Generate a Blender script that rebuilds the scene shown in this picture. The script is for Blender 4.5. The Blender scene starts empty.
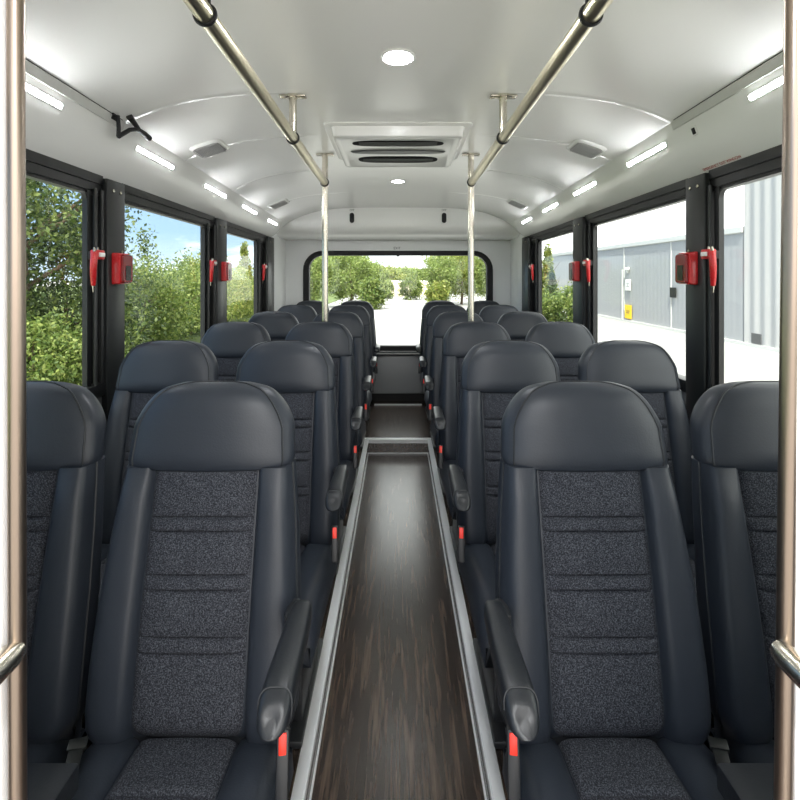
import bpy, bmesh, math, random
import numpy as np
from mathutils import Matrix, Vector
R = math.radians
random.seed(7); rng = np.random.default_rng(7)
scene = bpy.context.scene
COL = scene.collection
CZ = 1.28                        # eye height above the seat platform

# ------------------------------------------------------------------ materials
def new_mat(name):
    m = bpy.data.materials.new(name); m.use_nodes = True
    nt = m.node_tree
    return m, nt, nt.nodes['Principled BSDF']
def srgb(r, g, b):
    f = lambda c: (c/255/12.92) if c/255 <= .04045 else ((c/255+.055)/1.055)**2.4
    return (f(r), f(g), f(b), 1)
def plain(name, rgb, rough=.5, metal=0, spec=.5, bump=0, bscale=200, coat=0):
    m, nt, p = new_mat(name)
    p.inputs['Base Color'].default_value = srgb(*rgb)
    p.inputs['Roughness'].default_value = rough
    p.inputs['Metallic'].default_value = metal
    p.inputs['Specular IOR Level'].default_value = spec
    p.inputs['Coat Weight'].default_value = coat
    tc = nt.nodes.new('ShaderNodeTexCoord')
    n = nt.nodes.new('ShaderNodeTexNoise'); n.inputs['Scale'].default_value = bscale
    nt.links.new(tc.outputs['Object'], n.inputs['Vector'])
    # slight roughness variation keeps the surface from looking computed
    mr = nt.nodes.new('ShaderNodeMapRange')
    mr.inputs['To Min'].default_value = max(0, rough*.9); mr.inputs['To Max'].default_value = min(1, rough*1.1)
    nt.links.new(n.outputs['Fac'], mr.inputs['Value']); nt.links.new(mr.outputs['Result'], p.inputs['Roughness'])
    if bump:
        b = nt.nodes.new('ShaderNodeBump'); b.inputs['Strength'].default_value = bump; b.inputs['Distance'].default_value = .001
        nt.links.new(n.outputs['Fac'], b.inputs['Height']); nt.links.new(b.outputs['Normal'], p.inputs['Normal'])
    return m
def emit(name, rgb, strength):
    m, nt, p = new_mat(name)
    p.inputs['Base Color'].default_value = (.9, .9, .9, 1)
    p.inputs['Emission Color'].default_value = rgb; p.inputs['Emission Strength'].default_value = strength
    return m
def ramp(nt, fac, stops):
    r = nt.nodes.new('ShaderNodeValToRGB'); e = r.color_ramp.elements
    while len(e) < len(stops): e.new(.5)
    for k, (pos, c) in enumerate(stops): e[k].position = pos; e[k].color = c
    nt.links.new(fac, r.inputs['Fac']); return r.outputs['Color']

M = {}
M['leather'] = plain('seat_leather', (38, 43, 51), .43, spec=.45, bump=.25, bscale=260)
M['piping'] = plain('seat_piping', (27, 30, 34), .5)
M['plastic'] = plain('black_plastic', (30, 32, 35), .42, bump=.1, bscale=300)
M['arm'] = plain('armrest_leather', (29, 32, 36), .38, bump=.2, bscale=260)
M['white'] = plain('ceiling_white', (238, 238, 235), .20, spec=.5, bscale=3)
M['whitewall'] = plain('wall_white', (234, 235, 234), .35, bscale=4)
M['panel'] = plain('partition_white', (250, 250, 250), .4)
M['steel'] = plain('brushed_steel', (204, 198, 184), .24, metal=1, bscale=90)
M['polesteel'] = plain('entrance_pole_steel', (150, 136, 124), .30, metal=1, bscale=5)
M['nickel'] = plain('satin_nickel', (214, 206, 180), .30, metal=1, bscale=90)
M['alu'] = plain('aluminium_trim', (226, 228, 230), .42, metal=.2, bscale=120)
M['frame'] = plain('window_frame_black', (18, 19, 20), .34, bscale=60)
M['plate'] = plain('pillar_plate', (26, 28, 28), .38, bscale=60)
M['rubber'] = plain('black_rubber', (16, 16, 18), .6)
M['red'] = plain('red_plastic', (196, 34, 38), .28, coat=.3)
M['darkred'] = plain('dark_red_plastic', (128, 26, 30), .25, coat=.3)
M['clearblack'] = plain('dark_insert', (46, 40, 34), .2)
M['buckle_red'] = plain('buckle_red', (255, 50, 30), .35)
M['grille'] = plain('speaker_grille', (160, 160, 158), .6, bump=.6, bscale=400)
M['greypanel'] = plain('rear_grey_panel', (150, 153, 155), .35)
M['lower'] = plain('lower_wall_grey', (96, 98, 100), .6)
M['vent'] = plain('vent_dark', (12, 12, 12), .8, spec=.2)
M['louver'] = plain('vent_louver', (96, 98, 96), .45)
M['lamp'] = emit('led_strip', (.96, .98, 1, 1), 17)
M['disc'] = emit('downlight', (.96, .98, 1, 1), 90); M['disc_dim'] = emit('downlight_dim', (.96, .98, 1, 1), 14); M['disc_hi'] = emit('downlight_entrance', (.96, .98, 1, 1), 260)
M['yellow'] = plain('sign_yellow', (250, 205, 40), .5)
M['signwhite'] = plain('sign_white', (244, 244, 240), .5)
M['ink'] = plain('ink_grey', (90, 90, 90), .6)
M['redink'] = plain('ink_red', (168, 44, 36), .6)
M['bark'] = plain('bark', (98, 82, 66), .9, bump=.5, bscale=20)
M['beige'] = plain('pale_wall', (232, 216, 190), .8)
M['channel'] = plain('channel_grey', (206, 206, 202), .35)

def fabric():
    m, nt, p = new_mat('woven_seat_fabric')
    tc = nt.nodes.new('ShaderNodeTexCoord')
    n = nt.nodes.new('ShaderNodeTexNoise'); n.inputs['Scale'].default_value = 420; n.inputs['Detail'].default_value = 1.5; n.inputs['Roughness'].default_value = .6
    nt.links.new(tc.outputs['Object'], n.inputs['Vector'])
    c = ramp(nt, n.outputs['Fac'], [(.36, srgb(33, 34, 39)), (.50, srgb(49, 51, 57)), (.66, srgb(82, 85, 92))])
    nt.links.new(c, p.inputs['Base Color'])
    p.inputs['Roughness'].default_value = .92; p.inputs['Specular IOR Level'].default_value = .15
    b = nt.nodes.new('ShaderNodeBump'); b.inputs['Strength'].default_value = .5; b.inputs['Distance'].default_value = .0015
    nt.links.new(n.outputs['Fac'], b.inputs['Height']); nt.links.new(b.outputs['Normal'], p.inputs['Normal'])
    return m
M['fabric'] = fabric()

def wood():
    m, nt, p = new_mat('dark_wood_vinyl')
    tc = nt.nodes.new('ShaderNodeTexCoord')
    mp = nt.nodes.new('ShaderNodeMapping'); mp.inputs['Scale'].default_value = (1, .06, 1)
    nt.links.new(tc.outputs['Object'], mp.inputs['Vector'])
    n = nt.nodes.new('ShaderNodeTexNoise'); n.inputs['Scale'].default_value = 100; n.inputs['Detail'].default_value = 5; n.inputs['Distortion'].default_value = .4
    nt.links.new(mp.outputs['Vector'], n.inputs['Vector'])
    n2 = nt.nodes.new('ShaderNodeTexNoise'); n2.inputs['Scale'].default_value = 9; n2.inputs['Detail'].default_value = 2
    nt.links.new(mp.outputs['Vector'], n2.inputs['Vector'])
    w = nt.nodes.new('ShaderNodeMath'); w.operation = 'MULTIPLY'; w.inputs[1].default_value = 70     # rings -> cathedral grain
    nt.links.new(n2.outputs['Fac'], w.inputs[0])
    s = nt.nodes.new('ShaderNodeMath'); s.operation = 'SINE'; nt.links.new(w.outputs[0], s.inputs[0])
    a = nt.nodes.new('ShaderNodeMath'); a.operation = 'MULTIPLY_ADD'; a.inputs[1].default_value = .10
    nt.links.new(s.outputs[0], a.inputs[0]); nt.links.new(n.outputs['Fac'], a.inputs[2])
    c = ramp(nt, a.outputs[0], [(.28, srgb(38, 30, 26)), (.5, srgb(56, 46, 40)), (.74, srgb(90, 75, 64))])
    # broad boards
    sx = nt.nodes.new('ShaderNodeSeparateXYZ'); nt.links.new(tc.outputs['Object'], sx.inputs[0])
    k = nt.nodes.new('ShaderNodeMath'); k.operation = 'ABSOLUTE'; nt.links.new(sx.outputs['X'], k.inputs[0])
    g = nt.nodes.new('ShaderNodeMath'); g.operation = 'LESS_THAN'; g.inputs[1].default_value = .0016; nt.links.new(k.outputs[0], g.inputs[0])
    mx = nt.nodes.new('ShaderNodeMixRGB'); mx.inputs['Color2'].default_value = srgb(34, 28, 25)
    nt.links.new(g.outputs[0], mx.inputs['Fac']); nt.links.new(c, mx.inputs['Color1'])
    nt.links.new(mx.outputs[0], p.inputs['Base Color'])
    p.inputs['Roughness'].default_value = .26; p.inputs['Specular IOR Level'].default_value = 1.0
    b = nt.nodes.new('ShaderNodeBump'); b.inputs['Strength'].default_value = .04; b.inputs['Distance'].default_value = .001
    nt.links.new(n.outputs['Fac'], b.inputs['Height']); nt.links.new(b.outputs['Normal'], p.inputs['Normal'])
    return m
M['wood'] = wood()

def glass():
    m, nt, p = new_mat('window_glass'); nt.nodes.remove(p)
    out = nt.nodes['Material Output']
    t = nt.nodes.new('ShaderNodeBsdfTransparent'); t.inputs['Color'].default_value = (.93, .96, .95, 1)
    g = nt.nodes.new('ShaderNodeBsdfGlossy'); g.inputs['Roughness'].default_value = .02
    n = nt.nodes.new('ShaderNodeTexNoise'); n.inputs['Scale'].default_value = 2
    lw = nt.nodes.new('ShaderNodeLayerWeight'); lw.inputs['Blend'].default_value = .5
    pw = nt.nodes.new('ShaderNodeMath'); pw.operation = 'POWER'; pw.inputs[1].default_value = 4; nt.links.new(lw.outputs['Facing'], pw.inputs[0])
    f = nt.nodes.new('ShaderNodeMath'); f.operation = 'MULTIPLY_ADD'; f.inputs[1].default_value = .25; f.inputs[2].default_value = .015; nt.links.new(pw.outputs[0], f.inputs[0])
    mx = nt.nodes.new('ShaderNodeMixShader')
    nt.links.new(f.outputs[0], mx.inputs[0]); nt.links.new(t.outputs[0], mx.inputs[1]); nt.links.new(g.outputs[0], mx.inputs[2])
    nt.links.new(mx.outputs[0], out.inputs['Surface'])
    return m
M['glass'] = glass()

def leafmat(name, dark, mid, light):
    m, nt, p = new_mat(name)
    ge = nt.nodes.new('ShaderNodeNewGeometry')
    c = ramp(nt, ge.outputs['Random Per Island'], [(0, srgb(*dark)), (.5, srgb(*mid)), (1, srgb(*light))])
    nt.links.new(c, p.inputs['Base Color']); p.inputs['Roughness'].default_value = .55
    tr = nt.nodes.new('ShaderNodeBsdfTranslucent'); nt.links.new(c, tr.inputs['Color'])
    mx = nt.nodes.new('ShaderNodeMixShader'); mx.inputs[0].default_value = .4
    nt.links.new(p.outputs[0], mx.inputs[1]); nt.links.new(tr.outputs[0], mx.inputs[2])
    nt.links.new(mx.outputs[0], nt.nodes['Material Output'].inputs['Surface'])
    return m
LEAFDIM = .76
_lm = leafmat
def leafmat(n, *c): return _lm(n, *[tuple(int(v*LEAFDIM) for v in q) for q in c])
M['leaf_deep'] = leafmat('leaf_deep_green', (48, 70, 32), (88, 114, 52), (158, 176, 92))
M['leaf_light'] = leafmat('leaf_light_green', (88, 118, 48), (138, 164, 74), (188, 200, 110))
M['leaf_yellow'] = leafmat('leaf_yellow_green', (112, 142, 50), (166, 184, 78), (214, 214, 120))
M['leaf_pale'] = leafmat('leaf_pale_green', (120, 146, 70), (164, 190, 96), (208, 222, 136))
M['leaf_conifer'] = leafmat('conifer_green', (24, 48, 34), (48, 80, 46), (92, 122, 62))

def groundmat(name, c1, c2, scale):
    m, nt, p = new_mat(name)
    tc = nt.nodes.new('ShaderNodeTexCoord')
    n = nt.nodes.new('ShaderNodeTexNoise'); n.inputs['Scale'].default_value = scale; n.inputs['Detail'].default_value = 6
    nt.links.new(tc.outputs['Object'], n.inputs['Vector'])
    nt.links.new(ramp(nt, n.outputs['Fac'], [(.3, srgb(*c1)), (.7, srgb(*c2))]), p.inputs['Base Color'])
    p.inputs['Roughness'].default_value = .9
    return m
M['concrete'] = groundmat('pale_concrete', (138, 138, 137), (152, 150, 147), .6)
M['lawn'] = groundmat('lawn', (62, 80, 36), (92, 106, 52), 3)

def corrugated(name, c, pitch, depth=.7):
    m, nt, p = new_mat(name)
    tc = nt.nodes.new('ShaderNodeTexCoord'); sx = nt.nodes.new('ShaderNodeSeparateXYZ'); nt.links.new(tc.outputs['Object'], sx.inputs[0])
    w = nt.nodes.new('ShaderNodeMath'); w.operation = 'MULTIPLY'; w.inputs[1].default_value = 2*math.pi/pitch
    nt.links.new(sx.outputs['Y'], w.inputs[0])
    s = nt.nodes.new('ShaderNodeMath'); s.operation = 'SINE'; nt.links.new(w.outputs[0], s.inputs[0])
    b = nt.nodes.new('ShaderNodeBump'); b.inputs['Strength'].default_value = depth; b.inputs['Distance'].default_value = .03
    nt.links.new(s.outputs[0], b.inputs['Height']); nt.links.new(b.outputs['Normal'], p.inputs['Normal'])
    p.inputs['Base Color'].default_value = srgb(*c); p.inputs['Roughness'].default_value = .6
    return m
M['cladding'] = corrugated('grey_cladding', (164, 165, 166), .30, .08)
M['ribbed'] = corrugated('ribbed_cladding', (184, 183, 181), .42, .7)

# ------------------------------------------------------------------ mesh helpers
class MB:
    def __init__(s): s.v = []; s.f = []; s.mi = []
    def add(s, verts, faces, mi=0):
        o = len(s.v); s.v += [tuple(map(float, p)) for p in verts]
        s.f += [tuple(i+o for i in f) for f in faces]; s.mi += [mi]*len(faces); return s
    def box(s, x0, x1, y0, y1, z0, z1, bev=0, seg=2, mat=None, mi=0):
        bm = bmesh.new(); bmesh.ops.create_cube(bm, size=1)
        for v in bm.verts:
            v.co = Vector(((x0+x1)/2+v.co.x*(x1-x0), (y0+y1)/2+v.co.y*(y1-y0), (z0+z1)/2+v.co.z*(z1-z0)))
        if bev: bmesh.ops.bevel(bm, geom=bm.edges[:], offset=bev, segments=seg, profile=.5, affect='EDGES')
        if mat: bmesh.ops.transform(bm, matrix=mat, verts=bm.verts)
        bm.verts.index_update()
        s.add([v.co[:] for v in bm.verts], [[v.index for v in f.verts] for f in bm.faces], mi); bm.free(); return s
    def loft(s, rings, cap0=True, cap1=True, closed=True, mi=0):
        n = len(rings[0]); V = [p for r in rings for p in r]; F = []
        for i in range(len(rings)-1):
            for j in range(n if closed else n-1):
                k = (j+1) % n
                F.append((i*n+j, i*n+k, (i+1)*n+k, (i+1)*n+j))
        if cap0: F.append(tuple(range(n))[::-1])
        if cap1: F.append(tuple((len(rings)-1)*n+j for j in range(n)))
        return s.add(V, F, mi)
    def tube(s, path, r, n=12, cap=True, mi=0):
        P = [Vector(p) for p in path]; rr = r if isinstance(r, (list, tuple)) else [r]*len(P)
        rings = []; ref = None
        for i, p in enumerate(P):
            t = (P[min(i+1, len(P)-1)]-P[max(i-1, 0)]).normalized()
            if ref is None: ref = Vector((0, 0, 1)) if abs(t.z) < .9 else Vector((1, 0, 0))
            a = (ref-t*ref.dot(t)).normalized(); b = t.cross(a); ref = a
            rings.append([p+(a*math.cos(q)+b*math.sin(q))*rr[i] for q in [2*math.pi*k/n for k in range(n)]])
        return s.loft(rings, cap, cap, mi=mi)
    def torus(s, c, axis, r, t, n=24, m=10, mi=0):
        ax = Vector(axis).normalized(); ref = Vector((0, 0, 1)) if abs(ax.z) < .9 else Vector((1, 0, 0))
        a = (ref-ax*ref.dot(ax)).normalized(); b = ax.cross(a); V = []; F = []
        for i in range(n):
            q = 2*math.pi*i/n; d = a*math.cos(q)+b*math.sin(q)
            for j in range(m):
                w = 2*math.pi*j/m; V.append(Vector(c)+d*(r+t*math.cos(w))+ax*t*1.6*math.sin(w))
        for i in range(n):
            for j in range(m):
                F.append((i*m+j, ((i+1) % n)*m+j, ((i+1) % n)*m+(j+1) % m, i*m+(j+1) % m))
        return s.add(V, F, mi)
    def build(s, name, mat, parent=None, smooth=35, loc=None):
        me = bpy.data.meshes.new(name); me.from_pydata(s.v, [], s.f); me.validate()
        bm = bmesh.new(); bm.from_mesh(me); bmesh.ops.recalc_face_normals(bm, faces=bm.faces); bm.to_mesh(me); bm.free()
        for m in (mat if isinstance(mat, (list, tuple)) else [mat]): me.materials.append(m)
        if len(s.mi) == len(me.polygons): me.polygons.foreach_set('material_index', s.mi)
        if smooth:
            me.polygons.foreach_set('use_smooth', [True]*len(me.polygons)); me.set_sharp_from_angle(angle=R(smooth))
        o = bpy.data.objects.new(name, me); COL.objects.link(o)
        if parent: o.parent = parent
        if loc: o.location = loc
        return o
def tag(o, label=None, cat=None, group=None, kind=None):
    if label: o['label'] = label
    if cat: o['category'] = cat
    if group: o['group'] = group
    if kind: o['kind'] = kind
    return o
def empty(name, loc, label, cat, group=None, mat=None):
    o = bpy.data.objects.new(name, None); COL.objects.link(o); o.empty_display_size = .05
    if mat is not None: o.matrix_world = mat
    else: o.location = loc
    return tag(o, label, cat, group)
def struct(o, label=None): return tag(o, label, None, None, 'structure')
def copy_tree(o, parent=None):
    c = o.copy(); COL.objects.link(c)
    if parent: c.parent = parent
    for ch in KIDS.get(o.name, [x for x in o.children]): copy_tree(ch, c)
    return c
KIDS = {}
def text_mesh(body, size, mat, name, matrix, parent=None):
    cu = bpy.data.curves.new(name+'_c', 'FONT'); cu.body = body; cu.size = size; cu.align_x = 'CENTER'; cu.align_y = 'CENTER'; cu.extrude = size*.01
    t = bpy.data.objects.new(name+'_t', cu); COL.objects.link(t)
    dg = bpy.context.evaluated_depsgraph_get(); dg.update()
    me = bpy.data.meshes.new_from_object(t.evaluated_get(dg)); bpy.data.objects.remove(t)
    me.materials.clear(); me.materials.append(mat)
    o = bpy.data.objects.new(name, me); COL.objects.link(o)
    if parent: o.parent = parent
    o.matrix_local = matrix
    return o

# ------------------------------------------------------------------ shell shape (h above the eye)
Y0, YE = -.5, 4.64
c_ = lambda y: .755-.022*y
ct = lambda y: .666-.0367*y
hw = lambda y: .416-.0137*y
def ceil_h(x, y): return c_(y)-(c_(y)-ct(y))*(abs(x)/1.06)**4.5
SEAMS = [(1.93, .45), (2.48, .5), (3.2, .5), (4.0, .5)]
def ceil_bump(x, y):
    b = 0
    for ys, x0 in SEAMS:
        e = (y-ys)/.012
        if abs(e) < 4: b -= .0035*math.exp(-e*e)*min(1, max(0, (abs(x)-x0+.1)/.1))
    return b
def ceilZ(x, y): return CZ+ceil_h(x, y)
def ceil_frame(x, y):
    p = Vector((x, y, ceilZ(x, y)))
    tx = Vector((.01, 0, ceilZ(x+.01, y)-ceilZ(x, y))).normalized(); ty = Vector((0, .01, ceilZ(x, y+.01)-ceilZ(x, y))).normalized()
    n = tx.cross(ty).normalized(); ty = n.cross(tx)
    return Matrix(((tx.x, ty.x, n.x, p.x), (tx.y, ty.y, n.y, p.y), (tx.z, ty.z, n.z, p.z), (0, 0, 0, 1)))
xs = np.linspace(-1.19, 1.19, 91); ys = sorted(set(list(np.arange(Y0, 4.81, .05).round(4)) + [round(a+d, 4) for a, _ in SEAMS for d in np.arange(-.04, .041, .005)]))
V = [(x, y, ceilZ(x, y)+ceil_bump(x, y)) for y in ys for x in xs]; n = len(xs)
F = [(i*n+j, i*n+j+1, (i+1)*n+j+1, (i+1)*n+j) for i in range(len(ys)-1) for j in range(n-1)]
nv = len(V); V += [(x, y, z+.03) for x, y, z in V]
F += [tuple(nv+k for k in f[::-1]) for f in F]
struct(MB().add(V, F).build('ceiling', M['white'], smooth=40), 'glossy white arched bus ceiling')

def cove_pt(side, s, y):
    X = 1.06+.11*s-.02*math.sin(math.pi*s); h = ct(y)+(hw(y)-ct(y))*s-.012*math.sin(math.pi*s)
    return Vector((side*X, y, CZ+h))
def cove_frame(side, s, y):
    p = cove_pt(side, s, y); ty = (cove_pt(side, s, y+.01)-p).normalized(); ts = (cove_pt(side, s+.02, y)-cove_pt(side, s-.02, y)).normalized()
    n = ts.cross(ty).normalized()
    if n.x*side > 0: n = -n                  # towards the inside
    ts = n.cross(ty)
    return Matrix(((ty.x, ts.x, n.x, p.x), (ty.y, ts.y, n.y, p.y), (ty.z, ts.z, n.z, p.z), (0, 0, 0, 1)))
SN = {-1: 'left', 1: 'right'}
for k, side in enumerate((-1, 1)):
    rings = []
    for y in list(np.arange(Y0, 4.5, .1))+[4.56, 4.60, 4.62]:
        e = .02 if y == 4.62 else (.006 if y == 4.60 else 0)
        r = []
        for s in np.linspace(0, 1, 15):
            p = cove_pt(side, s, y); p.x += side*e; r.append(p)
        r.append(Vector((side*1.21, y, r[-1].z+e))); r.append(Vector((side*1.21, y, r[0].z-e)))
        rings.append(r)
    struct(MB().loft(rings).build('trim_%d' % (k+1), M['white'], smooth=40), 'white cove panel running above the %s windows' % SN[side])
    # raised channel along the top edge of the near cove panel
    rings = []
    for y in np.linspace(Y0, 1.93, 12):
        a = cove_pt(side, .0, y); b = cove_pt(side, .13, y); nx = -side*.007
        rings.append([a+Vector((nx*.3, 0, .004)), a+Vector((nx, 0, -.004)), b+Vector((nx*.8, 0, 0)), b+Vector((0, 0, 0))])
    o = struct(MB().loft(rings).build('trim_%d' % (k+3), M['channel'], smooth=30), 'grey channel along the top of the %s cove' % SN[side])
    MB().tube([cove_pt(side, 0, y)+Vector((-side*.004, 0, .003)) for y in np.linspace(Y0, 1.93, 12)], .0022, 6).build('dark_line', M['rubber'], o)  # thin dark line drawn along the top of the channel

# ------------------------------------------------------------------ floor
def slab(x0, x1, y0, y1, z1, t=.04): return MB().box(x0, x1, y0, y1, z1-t, z1)
AZ = -.105; SX = .235; SW = .027; YS = 3.90
fl = MB()
fl.box(-SX-.008, SX+.008, Y0, YS, AZ-.04, AZ)
for sd in (-1, 1): fl.box(min(sd*SX, sd*1.2), max(sd*SX, sd*1.2), Y0, YS, AZ-.04, 0)
fl.box(-1.2, 1.2, YS, 5.3, AZ-.04, 0)
struct(fl.build('floor', M['wood'], smooth=0), 'dark wood-look vinyl floor with a sunken aisle')
for k, side in enumerate((-1, 1)):
    b = MB(); a0, a1 = sorted((side*(SX-.003), side*(SX+SW)))
    b.box(a0, a1, Y0, YS, .0005, .006, .0015)
    a0, a1 = sorted((side*(SX-.003), side*(SX-.006))); b.box(a0, a1, Y0, YS, -.016, .004)
    a0, a1 = sorted((side*(SX-.006), side*(SX-.001))); b.box(a0, a1, Y0, YS-.01, AZ+.001, AZ+.010)
    struct(b.build('trim_%d' % (k+5), M['alu'], smooth=0), 'aluminium nosing along the %s edge of the aisle' % SN[side])
b = MB(); b.box(-.262, .262, YS-.006, YS+.035, .001, .008, .002); b.box(-.262, .262, YS-.010, YS-.004, -.022, .006); b.box(-SX, SX, YS-.012, YS-.002, AZ+.001, AZ+.010)
struct(b.build('trim_7', M['alu'], smooth=0), 'aluminium step nosing across the aisle')
struct(MB().box(-.235, .235, 4.93, 4.965, .001, .012, .002).build('trim_8', M['alu'], smooth=0), 'pale metal strip at the foot of the rear wall')

# ------------------------------------------------------------------ side walls and windows
SILL = .83
gt = lambda y: CZ+.338-.0115*y                      # glass top
wn = 0
WINS = {-1: [(-.42, 1.885, 1.975), (2.12, 3.03, 3.18), (3.36, 4.16, 4.42)], 1: [(-.42, 1.825, 1.875), (2.02, 3.0, 3.12), (3.30, 4.17, 4.42)]}
PILS = {-1: [(1.975, 2.105), (3.18, 3.36), (4.42, 4.64)], 1: [(1.875, 2.0), (3.12, 3.29), (4.42, 4.64)]}
for side in (-1, 1):
    WIN, PIL = WINS[side], PILS[side]
    def bx(m, xi, xo, y0, y1, z0, z1, bev=0, mi=0):
        a, b2 = sorted((side*xi, side*xo)); m.box(a, b2, y0, y1, z0, z1, bev, mi=mi)
    w = MB(); bx(w, 1.17, 1.21, Y0, YE, AZ-.1, SILL); bx(w, 1.17, 1.21, Y0, WIN[0][0], SILL, CZ+.45)
    struct(w.build('wall_'+SN[side], M['lower'], smooth=0), 'grey lower side wall, %s side' % SN[side])
    w = MB(); bx(w, 1.17, 1.21, YE, 5.3, AZ-.1, 2.05)
    struct(w.build('wall_rear_'+SN[side], M['whitewall'], smooth=0), 'white corner wall behind the last %s window' % SN[side])
    for (ga, gb, ge) in WIN:
        wn += 1
        root = bpy.data.objects.new('window_%d' % wn, None); COL.objects.link(root); root.location = (side*1.17, ga, SILL)
        struct(root, 'black framed sliding bus window, %s side' % SN[side])
        def loc(m): 
            m.v = [(x-side*1.17, y-ga, z-SILL) for x, y, z in m.v]; return m
        def lbox(m, xi, xo, y0, y1, za0, za1, zb0, zb1):  # box whose top and bottom follow the falling roof line
            ring = lambda y, z0, z1: [(side*xi, y, z0), (side*xo, y, z0), (side*xo, y, z1), (side*xi, y, z1)]
            m.loft([ring(y0, za0, za1), ring(y1, zb0, zb1)])
        h = MB()      # stepped header
        T = lambda y: CZ+hw(y)+.03
        lbox(h, 1.165, 1.21, ga-.01, ge, gt(ga)+.045, T(ga), gt(ge)+.045, T(ge))
        lbox(h, 1.172, 1.21, ga-.01, ge, gt(ga)+.012, gt(ga)+.043, gt(ge)+.012, gt(ge)+.043)
        lbox(h, 1.180, 1.21, ga-.01, ge, gt(ga), gt(ga)+.011, gt(ge), gt(ge)+.011)
        loc(h).build('window_header', M['frame'], root, smooth=0)
        h = MB(); bx(h, 1.155, 1.21, ga-.01, ge, SILL-.02, SILL+.03, .004); loc(h).build('window_sill', M['frame'], root, smooth=30)
        # sliding sash stile with a rounded upper corner, and the two runner bars beside it
        h = MB()
        lbox(h, 1.172, 1.19, gb, gb+.025, SILL, gt(gb)+.01, SILL, gt(gb)+.01)
        q = [(0, 0)]+[(-.028*(1-math.cos(a)), -.028*(1-math.sin(a))) for a in np.linspace(math.pi/2, 0, 8)]
        cv = [(gb, gt(gb))]+[(gb-.03+.03*math.cos(a), gt(gb)-.03+.03*math.sin(a)) for a in np.linspace(0, math.pi/2, 9)]
        h.loft([[(side*X, yy, zz) for yy, zz in cv] for X in (1.174, 1.19)])
        loc(h).build('sash', M['frame'], root, smooth=30)
        h = MB()
        for yy, rr in ((gb+.036, .008), (ge-.012, .008)):
            h.tube([(side*1.163, yy, SILL+.02), (side*1.163, yy, gt(yy)+.02)], rr, 12)
        loc(h).build('runner_bar', M['plate'], root)
        h = MB(); bx(h, 1.195, 1.21, gb+.03, ge+.01, SILL, CZ+.42); loc(h).build('back_plate', M['rubber'], root, smooth=0)
        h = MB(); lbox(h, 1.188, 1.193, ga-.02, gb+.005, SILL, gt(ga)+.02, SILL, gt(gb)+.02); loc(h).build('pane', M['glass'], root, smooth=0)
    for k, (pa, pb) in enumerate(PIL):
        p = MB(); zt = CZ+hw(pa)-.002
        bx(p, 1.148, 1.21, pa, pb, AZ, zt, .006)
        if k == 2: zt = CZ+hw(pb)
        o = struct(p.build('trim_%d' % (9+k+(3 if side > 0 else 0)), M['plate'], smooth=30), 'black window pillar number %d on the %s' % (k+1, SN[side]))
        for j in (0, 1):
            yy = pa+(pb-pa)*(.3+.4*j)
            MB().tube([(side*1.149, yy, zt-.045), (side*1.1445, yy, zt-.045), (side*1.143, yy, zt-.045)], [.0075, .0075, .005], 10).build('bolt', M['steel'], o)
        if k < 2: MB().tube([(side*1.149, pb-.03, CZ+.10), (side*1.144, pb-.03, CZ+.10)], .006, 8).build('bolt', M['steel'], o)

# ------------------------------------------------------------------ rear bulkhead, wall and window
prof = [(4.75, .72), (4.75, .52), (4.752, .475), (4.765, .44), (4.80, .405), (4.86, .385), (4.95, .375), (5.25, .375), (5.25, .72)]
rings = [[(x, y, CZ+h) for y, h in prof] for x in np.linspace(-1.185, 1.185, 3)]
bk = struct(MB().loft(rings).build('wall_rear_bulkhead', M['white'], smooth=50), 'white bulkhead above the rear window')
def rrect(x0, x1, z0, z1, r, n=8):
    P = []
    for cx, cz, a0 in ((x1-r, z1-r, 0), (x0+r, z1-r, 90), (x0+r, z0+r, 180), (x1-r, z0+r, 270)):
        P += [(cx+r*math.cos(R(a0+90*i/n)), cz+r*math.sin(R(a0+90*i/n))) for i in range(n+1)]
    return P
YR = 5.20
wx, wz0, wz1 = .985, CZ-.775, CZ+.262
inner = rrect(-wx+.01, wx-.01, wz0+.01, wz1-.01, .19)
m = len(inner)
outer = []
for x, z in inner:                      # radial match to the outer rectangle
    dx, dz = x, z-.9; t = min((1.19/abs(dx)) if dx else 9e9, ((1.4 if dz > 0 else 1.02)/abs(dz)) if dz else 9e9); outer.append((dx*t, .9+dz*t))
rings = [[(x, YR, z) for x, z in outer], [(x, YR, z) for x, z in inner], [(x, YR+.05, z) for x, z in inner], [(x, YR+.05, z) for x, z in outer]]
struct(MB().loft(rings, False, False).build('wall_rear', M['whitewall'], smooth=20), 'white rear wall of the bus')
rw = bpy.data.objects.new('window_7', None); COL.objects.link(rw); rw.location = (0, YR, wz0); struct(rw, 'wide rear window with rounded black rubber frame')
def ringfrm(o, i, y0, y1): return [[(x, y0+.006, z) for x, z in o], [(x, y0, z) for x, z in [(a*.995, (b-.9)*.99+.9) for a, b in o]], [(x, y0, z) for x, z in i], [(x, y1, z) for x, z in i], [(x, y1, z) for x, z in o]]
fr = MB().loft(ringfrm(rrect(-wx, wx, wz0, wz1, .20), rrect(-wx+.062, wx-.062, wz0+.05, wz1-.05, .14), YR-.022, YR+.06), False, False)
fr.v = [(x, y-YR, z-wz0) for x, y, z in fr.v]; fr.build('window_frame', M['rubber'], rw, smooth=40)
pn = MB().loft([[(x, y, z-wz0) for x, z in rrect(-wx+.04, wx-.04, wz0+.03, wz1-.03, .15)] for y in (.028, .033)]); pn.build('pane', M['glass'], rw, smooth=0)
MB().box(-.012, .012, -.026, -.018, wz1-wz0-.062, wz1-wz0-.045, .003).build('catch', M['rubber'], rw)
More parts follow.
